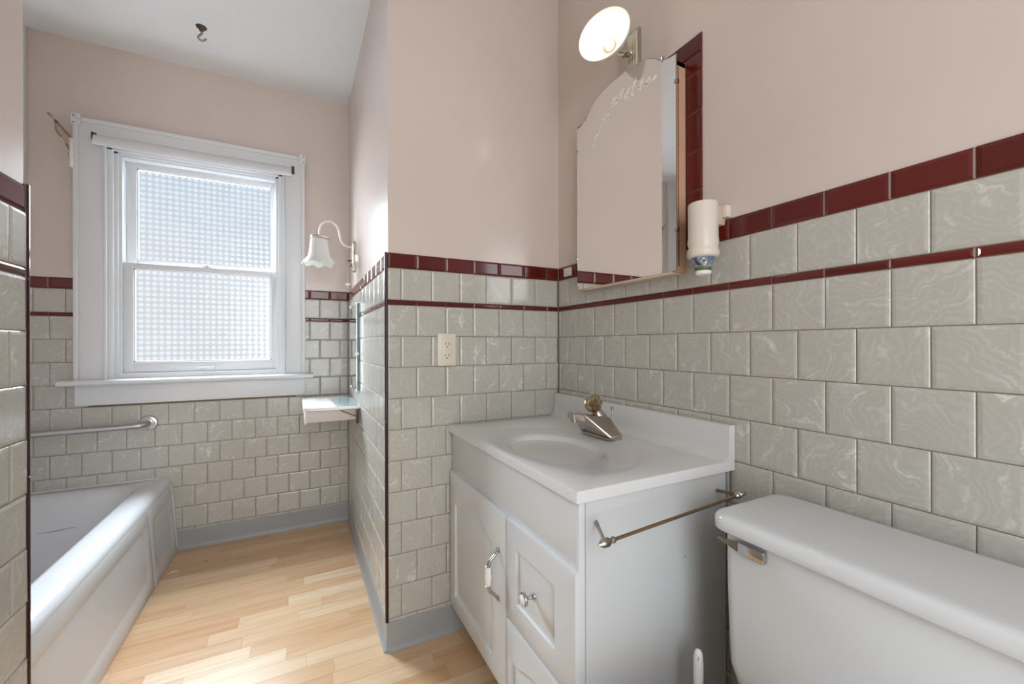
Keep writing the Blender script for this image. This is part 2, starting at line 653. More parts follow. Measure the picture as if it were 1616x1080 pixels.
def rows():
    out = [('cap', CAPB, CAPT, 0), ('top', LINT, CAPB, 1), ('liner', LINB, LINT, 0)]
    for r in range(10):
        out.append(('field', LINB - (r + 1) * P, LINB - r * P, r % 2))
    out.append(('field', BASE - .004, LINB - 10 * P, 0))
    return out


def tile_wall(wall, side, a0, a1, joint, clip=None, kinds=None):
    """tiles between a0 < a1; joint = position of one joint of the even rows.  clip(kind,z0,z1) -> list of (lo,hi) kept"""
    for kind, z0, z1, par in rows():
        if kinds and kind not in kinds:
            continue
        spans = [(a0, a1)] if clip is None else clip(kind, z0, z1)
        j0 = joint + (P / 2 if par else 0)
        k0 = math.floor((a0 - j0) / P) - 1
        for lo, hi in spans:
            k = k0
            while j0 + k * P < hi:
                s, e = max(lo, j0 + k * P), min(hi, j0 + (k + 1) * P)
                k += 1
                if e - s < .006:
                    continue
                name, mt = {'cap': ('border_tile', M['maroon']), 'liner': ('liner_tile', M['maroon'])}.get(kind, ('tile', M['tile']))
                put_tile(name, wall, side, (s + e) / 2, (z0 + z1) / 2, e - s - GAP, z1 - z0 - GAP, mt, tilt=kind == 'field' or kind == 'top')


# grout beds (recessed behind the tile faces)
def grout(wall, *bs):
    obj('grout_bed', boxes(*bs), M['grout'], wall)


G = 0.0030
grout(wall_right, (XR + G, pr_ + .002, Y0 + .01, pb_ + .001, 0, CAPT - .002), (XR + G, pr_ + .002, .777, 1.343, CAPT - .004, 1.922))
grout(wall_back, (XA + G, pr_, YB + G, pb_ + .002, 0, CAPT - .002))
grout(wall_alcove, (XA + G, pa_ + .002, YB + .004, pw_ + .001, 0, CAPT - .002))
grout(wall_far, (XT, XA + .004, YW + G, pw_ + .002, 0, .80), (XT, -.86, YW + G, pw_ + .002, .80, CAPT - .002),
      (-.02, XA + .004, YW + G, pw_ + .002, .80, CAPT - .002))
grout(wall_left, (pl_ - .002, XL - G, Y0 + .01, YL - .004, 0, CAPT - .002))

# right wall: running bond, border interrupted by the medicine cabinet's own border
CY0, CY1, CZ = 0.775, 1.345, 1.9236          # outer edge of the border around the cabinet


def clip_right(kind, z0, z1):
    lo = 0.05
    if kind == 'cap':
        return [(lo, CY0), (CY1, YB)]
    if z1 < .74:
        return [(lo, .72)]
    return [(lo, YB)]


tile_wall(wall_right, 'x-', 0.05, YB, YB - 0.019, clip_right)
CW = CAPT - CAPB
for yc in (CY0 + CW / 2, CY1 - CW / 2):
    for z0, z1 in ((CAPB, 1.4925), (1.4925, 1.602), (1.602, 1.712), (1.712, 1.8196), (1.8196, 1.869)):
        put_tile('border_tile', wall_right, 'x-', yc, (z0 + z1) / 2, CW - GAP, z1 - z0 - GAP, M['maroon'], False)
y = CY0
for wd in (.0815, P, P, P, P, .0815 - .0310 + .0005):
    w2 = min(wd, CY1 - y)
    put_tile('border_tile', wall_right, 'x-', y + w2 / 2, (1.869 + CZ) / 2, w2 - GAP, CZ - 1.869 - GAP, M['maroon'], False)
    y += w2

# back wall
tile_wall(wall_back, 'y', XA + .004, XR, XA + .1045, lambda k, z0, z1: [(XA + .004, XR if z1 > .74 else .56)])
# alcove side wall
tile_wall(wall_alcove, 'x-', YB + .006, YW, YB + .108)


# far wall around window and tub
def clip_far(kind, z0, z1):
    if z1 > .80:
        return [(XT, -.90), (-.01, XA)]
    if z1 < .36:
        return [(-.62, XA)]
    return [(XT, XA)]


tile_wall(wall_far, 'y', XT, XA, XA - .1015, clip_far)
# left wall (only its far stretch shows)
tile_wall(wall_left, 'x+', 0.35, YL - .002, YL - .115)

# maroon bullnose trims on the two outside corners
for wall, x, yy, zs in ((wall_back, XA - .0015, YB + .002, (BASE, .345, .80, 1.255, CAPT)), (wall_left, XL - .0035, YL - .001, (0.0, .33, .80, 1.20, CAPT + .004))):
    for z0, z1 in zip(zs, zs[1:]):
        bm = lathe((x, yy, z0 + .0006), (0, 0, 1), [(.0042, 0), (.0052, .001), (.0052, z1 - z0 - .002), (.0042, z1 - z0 - .0012)], 14)
        obj('edge_trim', bm, M['maroon_dark'], wall)

# ------------------------------------------------------------------ floor strips
y = -0.66
row = 0
PW = 0.0665
while y < YW + .01:
    x = XT + .55 - random.random() * .35 if y > TE else pl_ - random.random() * .3
    xl_lim, xr_lim = (-.60, pa_ + .004) if y > pb_ else ((-.64 if y > TE - .05 else pl_ + .001), pr_)
    while x < xr_lim:
        ln = random.choice((.29, .36, .43, .52))
        s, e = max(x, xl_lim), min(x + ln, xr_lim)
        x += ln
        if e - s < .02:
            continue
        yy1 = min(y + PW, YW + .004)
        key = ('plank', round(e - s, 3), round(yy1 - y, 3))
        if key not in _tm:
            a, c = (e - s) / 2 - .0002, (yy1 - y) / 2 - .0002
            lp = [[(sx * (a - i), sy * (c - i), z) for sx, sy in ((-1, -1), (1, -1), (1, 1), (-1, 1))] for i, z in ((0, -.003), (0, -.0003), (.0004, 0))]
            _tm[key] = finish(loft(lp), 'plank', M['plank'], 3)
        o = bpy.data.objects.new('plank', _tm[key])
        COL.objects.link(o)
        o.parent = floor
        o.location = ((s + e) / 2, (y + yy1) / 2, 0)
    y += PW
    row += 1


# ------------------------------------------------------------------ baseboards (vinyl cove base)
def cove(pts, out):
    """pts: start/end on wall face, out: outward unit vector; profile lofted along the wall"""
    prof = [(0.0, 0.0), (.013, 0.0), (.013, .0015), (.007, .006), (.0045, .014), (.0035, .03), (.0032, BASE - .002), (.0015, BASE), (-.004, BASE)]
    loops = []
    for p in pts:
        q = Vector(p)
        loops.append([q + Vector(out) * d + Vector((0, 0, z)) for d, z in prof] + [q + Vector(out) * -.004])
    return loft(loops)


bb = struct('baseboard_back', cove([(XA - .003, YB, 0), (.60, YB, 0)], (0, -1, 0)), M['base'], 'grey vinyl cove base below the wall beside the vanity')
bb = struct('baseboard_alcove', cove([(XA, YB - .003, 0), (XA, YW, 0)], (-1, 0, 0)), M['base'], 'grey vinyl cove base along the alcove side wall')
bb = struct('baseboard_far', cove([(-.575, YW, 0), (XA, YW, 0)], (0, -1, 0)), M['base'], 'grey vinyl cove base below the window wall')
bb = struct('baseboard_right', cove([(XR, .05, 0), (XR, .68, 0)], (-1, 0, 0)), M['base'], 'grey vinyl cove base behind the toilet')

# ------------------------------------------------------------------ window
CF = YW - .0205        # casing face
win = struct('window_1', boxes((HX0, -.772, 2.722, 2.86, HZ0, HZ1), (-.098, HX1, 2.722, 2.86, HZ0, HZ1), (-.772, -.098, 2.722, 2.86, 2.000, HZ1),
                               (-.772, -.098, 2.722, 2.90, HZ0, .928)), M['trim'], 'white double hung window with pressed privacy glass')
for x0, x1 in ((-.9415, -.833), (-.062, .040)):
    b = box(x0, x1, CF, YW + .004, .892, 2.152, .003)
    xo = (x0, x0 + .020) if x0 < -.5 else (x1 - .020, x1)
    box(xo[0], xo[1], CF - .008, CF + .004, .892, 2.1445, .004, bm=b)
    obj('side_casing', b, M['trim'], win)
b = box(-.835, -.060, CF, YW + .004, 2.030, 2.152, .003)
box(-.9415, .040, CF - .008, CF + .004, 2.131, 2.152, .004, bm=b)
obj('head_casing', b, M['trim'], win)
# rounded lip under the header casing (old shade rail)
lp = []
for x in (-.864, -.030):
    lp.append([(x, CF - .034 + .034 * (1 - math.cos(q)) if False else CF - .034 * math.cos(q), 2.030 + .050 * math.sin(q)) for q in [i * math.pi / 2 / 8 for i in range(9)]] +
              [(x, CF + .001, 2.030), (x, CF - .030, 2.022)])
obj('shade_rail', loft(lp), M['trim'], win)
# stepped inner beads
for nm, xi, zt, y0, y1, w in (('inner_bead', .0, 2.043, CF - .010, YW + .01, .011), ('stop_bead', .0105, 2.0385, CF + .004, 2.735, .022), ('jamb_bead', .0315, 2.0215, 2.714, 2.745, .016)):
    xl_, xr_ = -.833 + xi, -.062 - xi
    b = box(xl_, xl_ + w, y0, y1, .900, zt, .002)
    box(xr_ - w, xr_, y0, y1, .900, zt, .002, bm=b)
    box(xl_, xr_, y0, y1, zt - w * .8, zt, .002, bm=b)
    obj(nm, b, M['trim'], win)
# stool with rounded nose, apron under it
nose = [(2.655, .8755), (2.649, .879), (2.647, .8855), (2.649, .894), (2.655, .8985), (2.72, .9015), (2.76, .903), (2.76, .8755)]
obj('stool', loft([[(x, a, z) for a, z in nose] for x in (-.985, .080)]), M['trim'], win, 50)
b = box(-.9385, .0370, CF - .001, YW + .004, .7765, .877, .002)
box(-.9385, .0370, CF - .006, CF + .004, .866, .877, .002, bm=b)
obj('apron_board', b, M['trim'], win)


def sash(name, x0, x1, z0, z1, gx0, gx1, gz0, gz1, y0, y1):
    b = box(x0, gx0, y0, y1, z0, z1, .002)
    box(gx1, x1, y0, y1, z0, z1, .002, bm=b)
    box(gx0 - .001, gx1 + .001, y0, y1, z0, gz0, .002, bm=b)
    box(gx0 - .001, gx1 + .001, y0, y1, gz1, z1, .002, bm=b)
    s = obj(name, b, M['trim'], win)
    # glazing bead
    t = .006
    b = box(gx0, gx0 + t, y0 + .006, y0 + .016, gz0, gz1)
    box(gx1 - t, gx1, y0 + .006, y0 + .016, gz0, gz1, bm=b)
    box(gx0, gx1, y0 + .006, y0 + .016, gz0, gz0 + t, bm=b)
    box(gx0, gx1, y0 + .006, y0 + .016, gz1 - t, gz1, bm=b)
    obj('glazing_bead', b, M['trim'], s)
    p = obj('pane', box(gx0 + .001, gx1 - .001, y0 + .014, y0 + .018, gz0 + .001, gz1 - .001), M['pane'], s, smooth=False)
    return s


up = sash('upper_sash', -.7705, -.0995, 1.478, 2.002, -.7305, -.1310, 1.500, 1.9720, 2.770, 2.800)
lo = sash('lower_sash', -.7715, -.0995, .9285, 1.481, -.7330, -.1315, .9800, 1.4530, 2.730, 2.760)
b = box(-.475, -.395, 2.714, 2.732, .9435, .9515, .003)
box(-.470, -.463, 2.716, 2.731, .938, .957, .002, bm=b)
box(-.407, -.400, 2.716, 2.731, .938, .957, .002, bm=b)
obj('sash_lift', b, M['white_plastic'], lo)
b = box(-.455, -.410, 2.736, 2.758, 1.480, 1.489, .003)
box(-.440, -.420, 2.730, 2.750, 1.487, 1.494, .002, bm=b)
obj('sash_lock', b, M['steel'], lo)

# hardware left on the window casing
for x, lab in ((-.868, 'small dark slotted roller shade bracket at left end of header rail'), (-.024, 'small dark slotted roller shade bracket at right end of header rail')):
    b = box(x - .004, x + .004, CF - .022, CF + .001, 2.050, 2.084, .001)
    box(x - .004, x + .010, CF - .004, CF + .001, 2.046, 2.088, .001, bm=b)
    tag(obj('shade_bracket', b, M['iron']), lab, 'bracket', 'roller shade brackets')
for x0, s, lab in ((-.9415, 1, 'white painted curtain rod bracket on top left casing corner'), (.040, -1, 'chipped white curtain rod bracket on top right casing corner')):
    t = thing('curtain_rod_bracket', (x0, CF - .008, 2.13), lab, 'bracket', 'painted corner brackets')
    obj('plate', box(min(x0 - .004 * s, x0 + .030 * s), max(x0 - .004 * s, x0 + .030 * s), CF - .0125, CF - .0075, 2.108, 2.160, .001), M['trim'], t)
    obj('hook', box(min(x0 + .012 * s, x0 + .034 * s), max(x0 + .012 * s, x0 + .034 * s), CF - .026, CF - .010, 2.136, 2.158, .003), M['trim'], t)
    for zz in (2.118, 2.150):
        obj('screw', lathe((x0 + .006 * s, CF - .0120, zz), (0, -1, 0), [(.0035, 0), (.003, .0012)], 10), M['iron'], t)

# ornate broken swing bracket at the left of the casing
t = thing('swing_bracket', (-.935, 2.66, 1.98), 'ornate broken metal bracket with flaking paint beside the casing', 'bracket')
Yp = 2.672
obj('wall_strap', box(-.9425, -.9325, 2.664, 2.700, 1.900, 2.035, .001), M['cream_metal'], t)
obj('arm', tube(smooth_path([(-.936, Yp, 2.030), (-.950, Yp, 2.052), (-.972, Yp - .01, 2.080), (-.988, Yp - .02, 2.100)]), [.005] * 19, 8), M['brass'], t)
obj('scroll', tube(smooth_path([(-.975, Yp - .01, 2.082), (-.968, Yp, 2.055), (-.958, Yp, 2.020), (-.955, Yp, 2.005)]), .0050, 8), M['wood'], t)
obj('scroll', tube(smooth_path([(-.984, Yp - .015, 2.088), (-.985, Yp - .01, 2.060), (-.975, Yp - .01, 2.040), (-.968, Yp - .01, 2.033)]), .0045, 8), M['pewter'], t)
obj('scroll', tube(smooth_path([(-.955, Yp, 2.003), (-.946, Yp, 1.985), (-.938, Yp, 1.965), (-.936, Yp, 1.948)]), .0045, 8), M['pewter'], t)
obj('leaf', hull([(-.953, Yp, 1.968), (-.946, Yp - .004, 1.955), (-.944, Yp, 1.930), (-.938, Yp - .004, 1.938), (-.936, Yp, 1.960), (-.948, Yp + .004, 1.946)], .001), M['wood'], t)
obj('leaf', hull([(-.949, Yp, 1.938), (-.940, Yp - .004, 1.925), (-.932, Yp, 1.915), (-.934, Yp + .004, 1.932)], .001), M['pewter'], t)
obj('finial', lathe((-.9985, Yp - .024, 2.1155), (-.6, -.3, .75), [(.0012, -.022), (.002, -.012), (.0045, -.002), (.006, .006), (.003, .013), (.001, .015)], 10), M['pewter'], t)
obj('knuckle', lathe((-.983, Yp - .016, 2.094), (-.6, -.3, .75), [(.003, -.008), (.006, -.004), (.006, .003), (.002, .008)], 10), M['iron'], t)

struct('reflection_board', boxes((XT, -1.105, 2.700, YW + .004, .40, CEIL)), M['trim'], 'white board added in the tub corner to brighten the mirror')  # unseen board, added so the cabinet mirror reflects a bright white strip

# ------------------------------------------------------------------ bathtub
tub = thing('bathtub', (-.93, 1.96, 0), 'white enamel bathtub with panelled apron under the window', 'bathtub')
TX0, TX1, TY0, TY1, TZ = XT + .002, -.578, TE + .003, YW - .002, .385


def tubloop(ins_l, ins_r, ins_n, ins_f, r, z):
    return [(x, y, z) for x, y in rrect(TX0 + ins_l, TX1 - ins_r, TY0 + ins_n, TY1 - ins_f, r, 8)]


loops = [tubloop(0, .006, 0, 0, .012, .01), tubloop(0, .006, 0, 0, .012, .330),
         tubloop(0, .003, 0, 0, .014, .352), tubloop(.002, .010, .001, .001, .02, .368), tubloop(.008, .026, .003, .003, .024, .380),
         tubloop(.014, .042, .006, .006, .03, .3835), tubloop(.045, .098, .060, .050, .10, .379),
         tubloop(.055, .112, .070, .060, .115, .372), tubloop(.063, .121, .080, .072, .12, .352),
         tubloop(.085, .138, .105, .120, .13, .22), tubloop(.105, .155, .130, .190, .14, .115), tubloop(.140, .185, .170, .250, .12, .075),
         tubloop(.20, .25, .26, .36, .08, .066)]
bm = loft(loops, True, True)
obj('tub_shell', bm, M['enamel'], tub, 60)
# apron sheet with two recessed panels (front skin sloping outward to the floor)


def offset_poly(pts, d):
    xs, ys = [p[0] for p in pts], [p[1] for p in pts]
    cx, cy, hw, hh = (min(xs) + max(xs)) / 2, (min(ys) + max(ys)) / 2, (max(xs) - min(xs)) / 2, (max(ys) - min(ys)) / 2
    return [(cx + (x - cx) * (hw - d) / hw, cy + (y - cy) * (hh - d) / hh) for x, y in pts]


def to_rect(pts, a0, a1, b0, b1):
    """project a closed outline radially onto the rectangle around it, snapping one point to each corner"""
    cx, cy = sum(p[0] for p in pts) / len(pts), sum(p[1] for p in pts) / len(pts)
    out = []
    for x, y in pts:
        dx, dy = x - cx, y - cy
        k = min([(a1 - cx) / dx if dx > 1e-9 else 1e9, (a0 - cx) / dx if dx < -1e-9 else 1e9,
                 (b1 - cy) / dy if dy > 1e-9 else 1e9, (b0 - cy) / dy if dy < -1e-9 else 1e9])
        out.append((cx + dx * k, cy + dy * k))
    for c in ((a0, b0), (a1, b0), (a1, b1), (a0, b1)):
        i = min(range(len(out)), key=lambda i: (out[i][0] - c[0]) ** 2 + (out[i][1] - c[1]) ** 2)
        out[i] = c
    return out


def panel_front(rect, outline, steps, to3, back, edge=.003, bm=None):
    """a slab front with a moulded panel.  rect (a0,a1,b0,b1); outline counter-clockwise; steps [(inset, depth)];
    to3(a,b,d) maps to 3-D with d = depth behind the face; back = slab thickness"""
    a0, a1, b0, b1 = rect
    rl = to_rect(outline, a0 + edge, a1 - edge, b0 + edge, b1 - edge)
    sx = lambda p, e: (a0 + e if p[0] < a0 + edge + 1e-6 else a1 - e if p[0] > a1 - edge - 1e-6 else p[0],
                       b0 + e if p[1] < b0 + edge + 1e-6 else b1 - e if p[1] > b1 - edge - 1e-6 else p[1])
    loops = [[to3(*sx(p, 0), back) for p in rl], [to3(*sx(p, 0), edge) for p in rl],
             [to3(*sx(p, edge * .3), edge * .3) for p in rl], [to3(*p, 0) for p in rl]]
    for ins, dep in steps:
        loops.append([to3(*p, dep) for p in offset_poly(outline, ins)])
    return loft(loops, True, True, bm)


def ap3(a, b, d):           # a = y, b = z ; skin leans out towards the floor
    return (-.5805 + .024 * (1 - b / .33) - d, a, b)


def rpoly(a0, a1, b0, b1, r, k=5):
    return [(x, y) for x, y in rrect(a0, a1, b0, b1, r, k)]


bm = panel_front((TY0, 2.335, 0.002, .345), rpoly(TY0 + .10, 2.285, .055, .290, .045), [(0, 0), (.010, .004), (.02, .0045)], ap3, .02, .0006)
panel_front((2.335, TY1, 0.002, .345), rpoly(2.395, TY1 - .05, .055, .290, .045), [(0, 0), (.010, .004), (.02, .0045)], ap3, .02, .0006, bm)
obj('apron', bm, M['enamel'], tub, 50)
# caulk bead along the far wall
cb = tube([(-1.28, YW - .004, .384), (-.640, YW - .004, .386), (-.600, YW - .004, .372), (-.583, YW - .004, .345), (-.574, YW - .004, .25), (-.560, YW - .004, .02)], .004, 8)
obj('caulk', cb, M['trim'], tub)
ck = tube([(-.99, 2.508, .262), (-.955, 2.5105, .260), (-.92, 2.510, .261), (-.89, 2.5115, .264), (-.865, 2.511, .262)], [.0006, .0012, .0016, .001, .0006], 6)
obj('scratch', ck, M['iron'], tub)

# grab bar over the tub
t = thing('grab_bar', (-.6707, YW, .672), 'satin steel grab bar on tiled wall above the tub', 'grab bar')
obj('flange', lathe((-.6707, YW, .672), (0, -1, 0), [(.037, 0), (.0375, .004), (.034, .008), (.022, .010), (.018, .013)], 32), M['steel'], t)
obj('bar', tube(smooth_path([(-.6707, YW - .002, .672), (-.6715, YW - .030, .672), (-.682, YW - .052, .671), (-.712, YW - .060, .669), (-.78, YW - .060, .667), (-1.0, YW - .060, .664), (-1.2, YW - .060, .662)]),
               .0135, 16), M['steel'], t)
for q in (80, 200, 320):
    obj('screw', lathe((-.6707 + .028 * math.cos(R(q)), YW - .008, .672 + .028 * math.sin(R(q))), (0, -1, 0), [(.004, 0), (.003, .002)], 10), M['chrome'], t)

# ------------------------------------------------------------------ vanity cabinet
van = thing('vanity_cabinet', (.74, 1.08, 0), 'white vanity cabinet with arched door and two drawers', 'cabinet')
VY0, VY1, VXF, VXB, VZ = .692, 1.470, .510, .963, .745
obj('body', boxes((VXF, VXF + .016, VY0 + .002, VY1, .105, VZ - .0005), (VXF + .016, VXB, VY0 + .002, VY0 + .014, .105, VZ - .0005),
                  (VXF + .016, VXB, VY1 - .014, VY1, .105, VZ - .0005), (VXF + .016, VXB, VY0 + .014, VY1 - .014, .105, .120)), M['cab'], van, smooth=False)
obj('toe_kick', boxes((.585, VXB, VY0 + .002, VY1, .0, .106)), M['cab'], van, smooth=False)
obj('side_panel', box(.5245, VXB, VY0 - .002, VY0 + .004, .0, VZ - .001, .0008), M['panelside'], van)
obj('face_stile', box(VXF - .002, .5235, VY0 - .001, VY0 + .03, .105, VZ - .001, .001), M['cab'], van)
obj('false_front', box(VXF - .0025, VXF + .012, .700, VY1 - .001, .611, VZ - .001, .002), M['cab'], van)


def vf(x):                   # front-face map: a runs -y
    return lambda a, b, d: (x + d, -a, b)


def arch_outline(a0, a1, b0, bs, bt, sh, n=14):
    """panel with square foot and a cathedral arch: shoulders at bs, crown at bt, shoulder width sh"""
    pts = [(a0, b0), ((a0 + a1) / 2, b0), (a1, b0), (a1, (b0 + bs) / 2), (a1, bs)]
    s, e = a1 - sh, a0 + sh
    for i in range(n + 1):
        q = i / n
        pts.append((s + (e - s) * q, bs + (bt - bs) * (0.5 - 0.5 * math.cos(2 * math.pi * q)) ** .75))
    pts += [(a0, bs), (a0, (b0 + bs) / 2)]
    return pts


DX = .497
steps = [(0, 0), (.0016, .0062), (.008, .0078), (.013, .0078), (.030, .0018)]
door = obj('door', panel_front((-1.468, -1.0095, .112, .600), arch_outline(-1.412, -1.092, .166, .497, .548, .022), steps, vf(DX), VXF - DX - .0005, .005), M['cab'], van, 30)
dr1 = obj('drawer', panel_front((-1.0055, -.690, .3365, .600), [(-.949, .400), (-.945, .396), (-.857, .396), (-.769, .396), (-.765, .400), (-.765, .466), (-.765, .530), (-.772, .537), (-.857, .537), (-.942, .537), (-.949, .530), (-.949, .466)],
                             [(0, 0), (.003, .0055), (.011, .0072), (.014, .0072), (.038, .0018)], vf(DX), VXF - DX - .0005, .005), M['cab'], van, 30)
dr2 = obj('drawer', panel_front((-1.0055, -.690, .112, .3275), arch_outline(-.975, -.735, .155, .232, .262, .018), [(0, 0), (.003, .0055), (.010, .0065), (.014, .0065), (.034, .0015)],
                             vf(DX), VXF - DX - .0005, .005), M['cab'], van, 30)
# door handle: two metal ends and a porcelain grip
hd = None
hy = 1.048
for zs in ((.497, .482, .466, .452), (.352, .367, .383, .397)):
    pts = smooth_path([(DX - .002, hy, zs[0]), (DX - .010, hy + .001, zs[1]), (DX - .026, hy + .003, zs[2]), (DX - .031, hy + .004, zs[3])])
    b = tube(pts, [.0038 + .002 * (i / (len(pts) - 1)) for i in range(len(pts))], 10)
    lathe((DX, hy, (zs[0] + zs[1]) / 2 + (.003 if zs[0] > .45 else -.003)), (-1, 0, 0), [(.0075, 0), (.0075, .002), (.004, .0035)], 16, bm=b)
    lathe((DX - .031, hy + .004, zs[3]), (0, 0, 1), [(.004, -.004), (.0075, -.001), (.0078, .001), (.004, .004)], 14, bm=b)
    h_ = obj('handle_end', b, M['chrome'], door)
obj('handle_grip', lathe((DX - .031, hy + .004, .397), (0, 0, 1), [(.005, 0), (.0075, .004), (.0082, .018), (.0088, .0275), (.0082, .037), (.0075, .051), (.005, .055)], 18), M['porcelain'], door)
for dr, zc_ in ((dr1, .4655), (dr2, .205)):
    obj('knob', lathe((DX - .001, .857, zc_), (-1, 0, 0), [(.0085, -.003), (.008, .002), (.0045, .005), (.0042, .015), (.0075, .019), (.0155, .022), (.0165, .025), (.0155, .028), (.0125, .0295)], 24), M['chrome'], dr)
    obj('knob_face', lathe((DX - .0302, .857, zc_), (-1, 0, 0), [(.0125, -.001), (.011, .0015), (.006, .0035), (.001, .004)], 24), M['porcelain'], dr)
for yy, zz in ((1.33, .135), (1.27, .150), (1.255, .138), (.872, .372)):
    obj('chip', lathe((DX + .0001, yy, zz), (-1, 0, 0), [(.0022, 0), (.0008, .0004)], 7), M['pewter'], door if yy > 1 else dr1)
obj('nail_hole', lathe((.815, VY0 - .0018, .560), (0, -1, 0), [(.0022, 0), (.001, .0005)], 8), M['iron'], van)

# ------------------------------------------------------------------ vanity top with integral oval basin
top = thing('washbasin', (.74, 1.08, VZ), 'white marble washbasin slab with oval bowl and backsplash on vanity cabinet', 'washbasin')
CX, CYc = .672, 1.040
TXF, TXB, TYa, TYb = .4945, .9835, .679, 1.4775
angs = sorted(set([2 * math.pi * i / 72 for i in range(72)] + [math.atan2(yy - CYc, xx - CX) % (2 * math.pi) for xx in (TXF, TXB) for yy in (TYa, TYb)]))


def rectloop(ins, z):
    out = []
    for q in angs:
        dx, dy = math.cos(q), math.sin(q)
        k = min([((TXB if dx > 0 else TXF) - CX) / dx if abs(dx) > 1e-9 else 1e9, ((TYb if dy > 0 else TYa) - CYc) / dy if abs(dy) > 1e-9 else 1e9])
        x, yy = CX + dx * k, CYc + dy * k
        out.append((min(max(x, TXF + ins), TXB - ins), min(max(yy, TYa + ins), TYb - ins), z))
    return out


def oval(cx, cy, a, b, z, p=2.0):
    return [(cx + a * abs(math.cos(q)) ** (2 / p) * math.copysign(1, math.cos(q)), cy + b * abs(math.sin(q)) ** (2 / p) * math.copysign(1, math.sin(q)), z) for q in angs]


loops = [rectloop(.0, .745), rectloop(0, .766), rectloop(.0015, .769), rectloop(.005, .770), oval(CX + .018, CYc + .005, .178, .295, .770), oval(CX + .018, CYc + .005, .172, .289, .7672),
         oval(CX + .016, CYc + .005, .162, .278, .7645), oval(CX, CYc, .127, .187, .7625), oval(CX, CYc, .120, .177, .759), oval(CX, CYc, .116, .172, .752), oval(CX, CYc, .106, .158, .722), oval(CX, CYc, .085, .128, .685),
         oval(CX, CYc, .052, .078, .660), oval(CX, CYc, .024, .026, .652)]
obj('basin_top', loft(loops), M['marble'], top, 45)
obj('drain', lathe((CX, CYc, .6505), (0, 0, 1), [(.024, 0), (.024, .003), (.020, .005), (.017, .003), (.004, .004)], 28), M['nickel'], top)
prof = [(.9835, .7685), (.9835, .8565), (.9820, .8585), (.9655, .8585), (.9625, .8560), (.9610, .800), (.9590, .784), (.9520, .7735), (.938, .7695), (.938, .7680)]
obj('backsplash', loft([[(x, yy, z) for x, z in prof] for yy in (TYa, TYa + .0001, TYb)]), M['marble'], top, 45)

# ------------------------------------------------------------------ faucet
fau = thing('faucet', (.872, 1.065, .770), 'brushed nickel faucet with smoky crystal knob on the vanity top', 'faucet')
fx, fy = .872, 1.068


def hexa(xm, w, L, z):
    return [(xm - w, fy - L * .72, z), (xm - w * .55, fy - L, z), (xm + w * .55, fy - L, z), (xm + w, fy - L * .72, z), (xm + w, fy + L * .72, z), (xm + w * .55, fy + L, z), (xm - w * .55, fy + L, z), (xm - w, fy + L * .72, z)]


obj('base_plate', loft([hexa(fx, .029, .083, .7695), hexa(fx, .029, .083, .7745), hexa(fx, .027, .081, .7765)]), M['nickel'], fau, 30)
bodypts = [(fx + sx * .024, fy + sy * .080, .7762) for sx in (-1, 1) for sy in (-1, 1)] + [(fx + sx * .020, fy + sy * .078, .784) for sx in (-1, 1) for sy in (-1, 1)] + \
          [(fx + .018, fy + sy * .024, .830) for sy in (-1, 1)] + [(fx - .080, fy + sy * .0235, .823) for sy in (-1, 1)] + [(fx - .080, fy + sy * .0205, .8465) for sy in (-1, 1)]
obj('body', hull(bodypts, .002), M['nickel'], fau, 30)
sp = []
for x, zb, zt, wb, wt in ((fx + .012, .782, .826, .030, .026), (fx - .025, .800, .836, .028, .023), (fx - .085, .822, .846, .023, .019), (fx - .118, .832, .8515, .020, .0165)):
    sp.append([(x, fy - wb, zb), (x, fy + wb, zb), (x, fy + wt, zt), (x, fy - wt, zt)])
bm = loft(sp)
bmesh.ops.bevel(bm, geom=list(bm.edges), offset=.002, segments=2, profile=.5, affect='EDGES')
obj('spout', bm, M['nickel'], fau, 30)
obj('aerator', lathe((fx - .104, fy, .834), (.08, 0, -1), [(.0115, 0), (.0115, .012), (.0095, .013)], 20), M['nickel'], fau)
ka = Vector((-.50, .12, 1)).normalized()
k0 = Vector((fx + .004, fy, .816))
obj('hub', lathe(k0, ka, [(.025, 0), (.022, .012), (.0180, .024), (.0165, .036), (.013, .040)], 24), M['nickel'], fau, 30)
kb = lathe(k0 + ka * .040, ka, [(.013, -.003), (.020, .003), (.0285, .013), (.0305, .023), (.0280, .035), (.0190, .046), (.006, .050)], 10,
           wob=lambda r, h, q: (r * (1 + .03 * math.cos(5 * q)), h))
obj('crystal_knob', kb, M['crystal'], fau, 5, False)
obj('knob_core', lathe(k0 + ka * .038, ka, [(.010, 0), (.007, .006), (.013, .012), (.006, .020), (.011, .028), (.003, .034)], 8), M['brass'], fau, 5, False)
obj('lift_rod', lathe((fx + .040, fy - .010, .772), (0, 0, 1), [(.0022, 0), (.0022, .078), (.005, .080), (.0055, .085), (.003, .088)], 12), M['nickel'], fau)

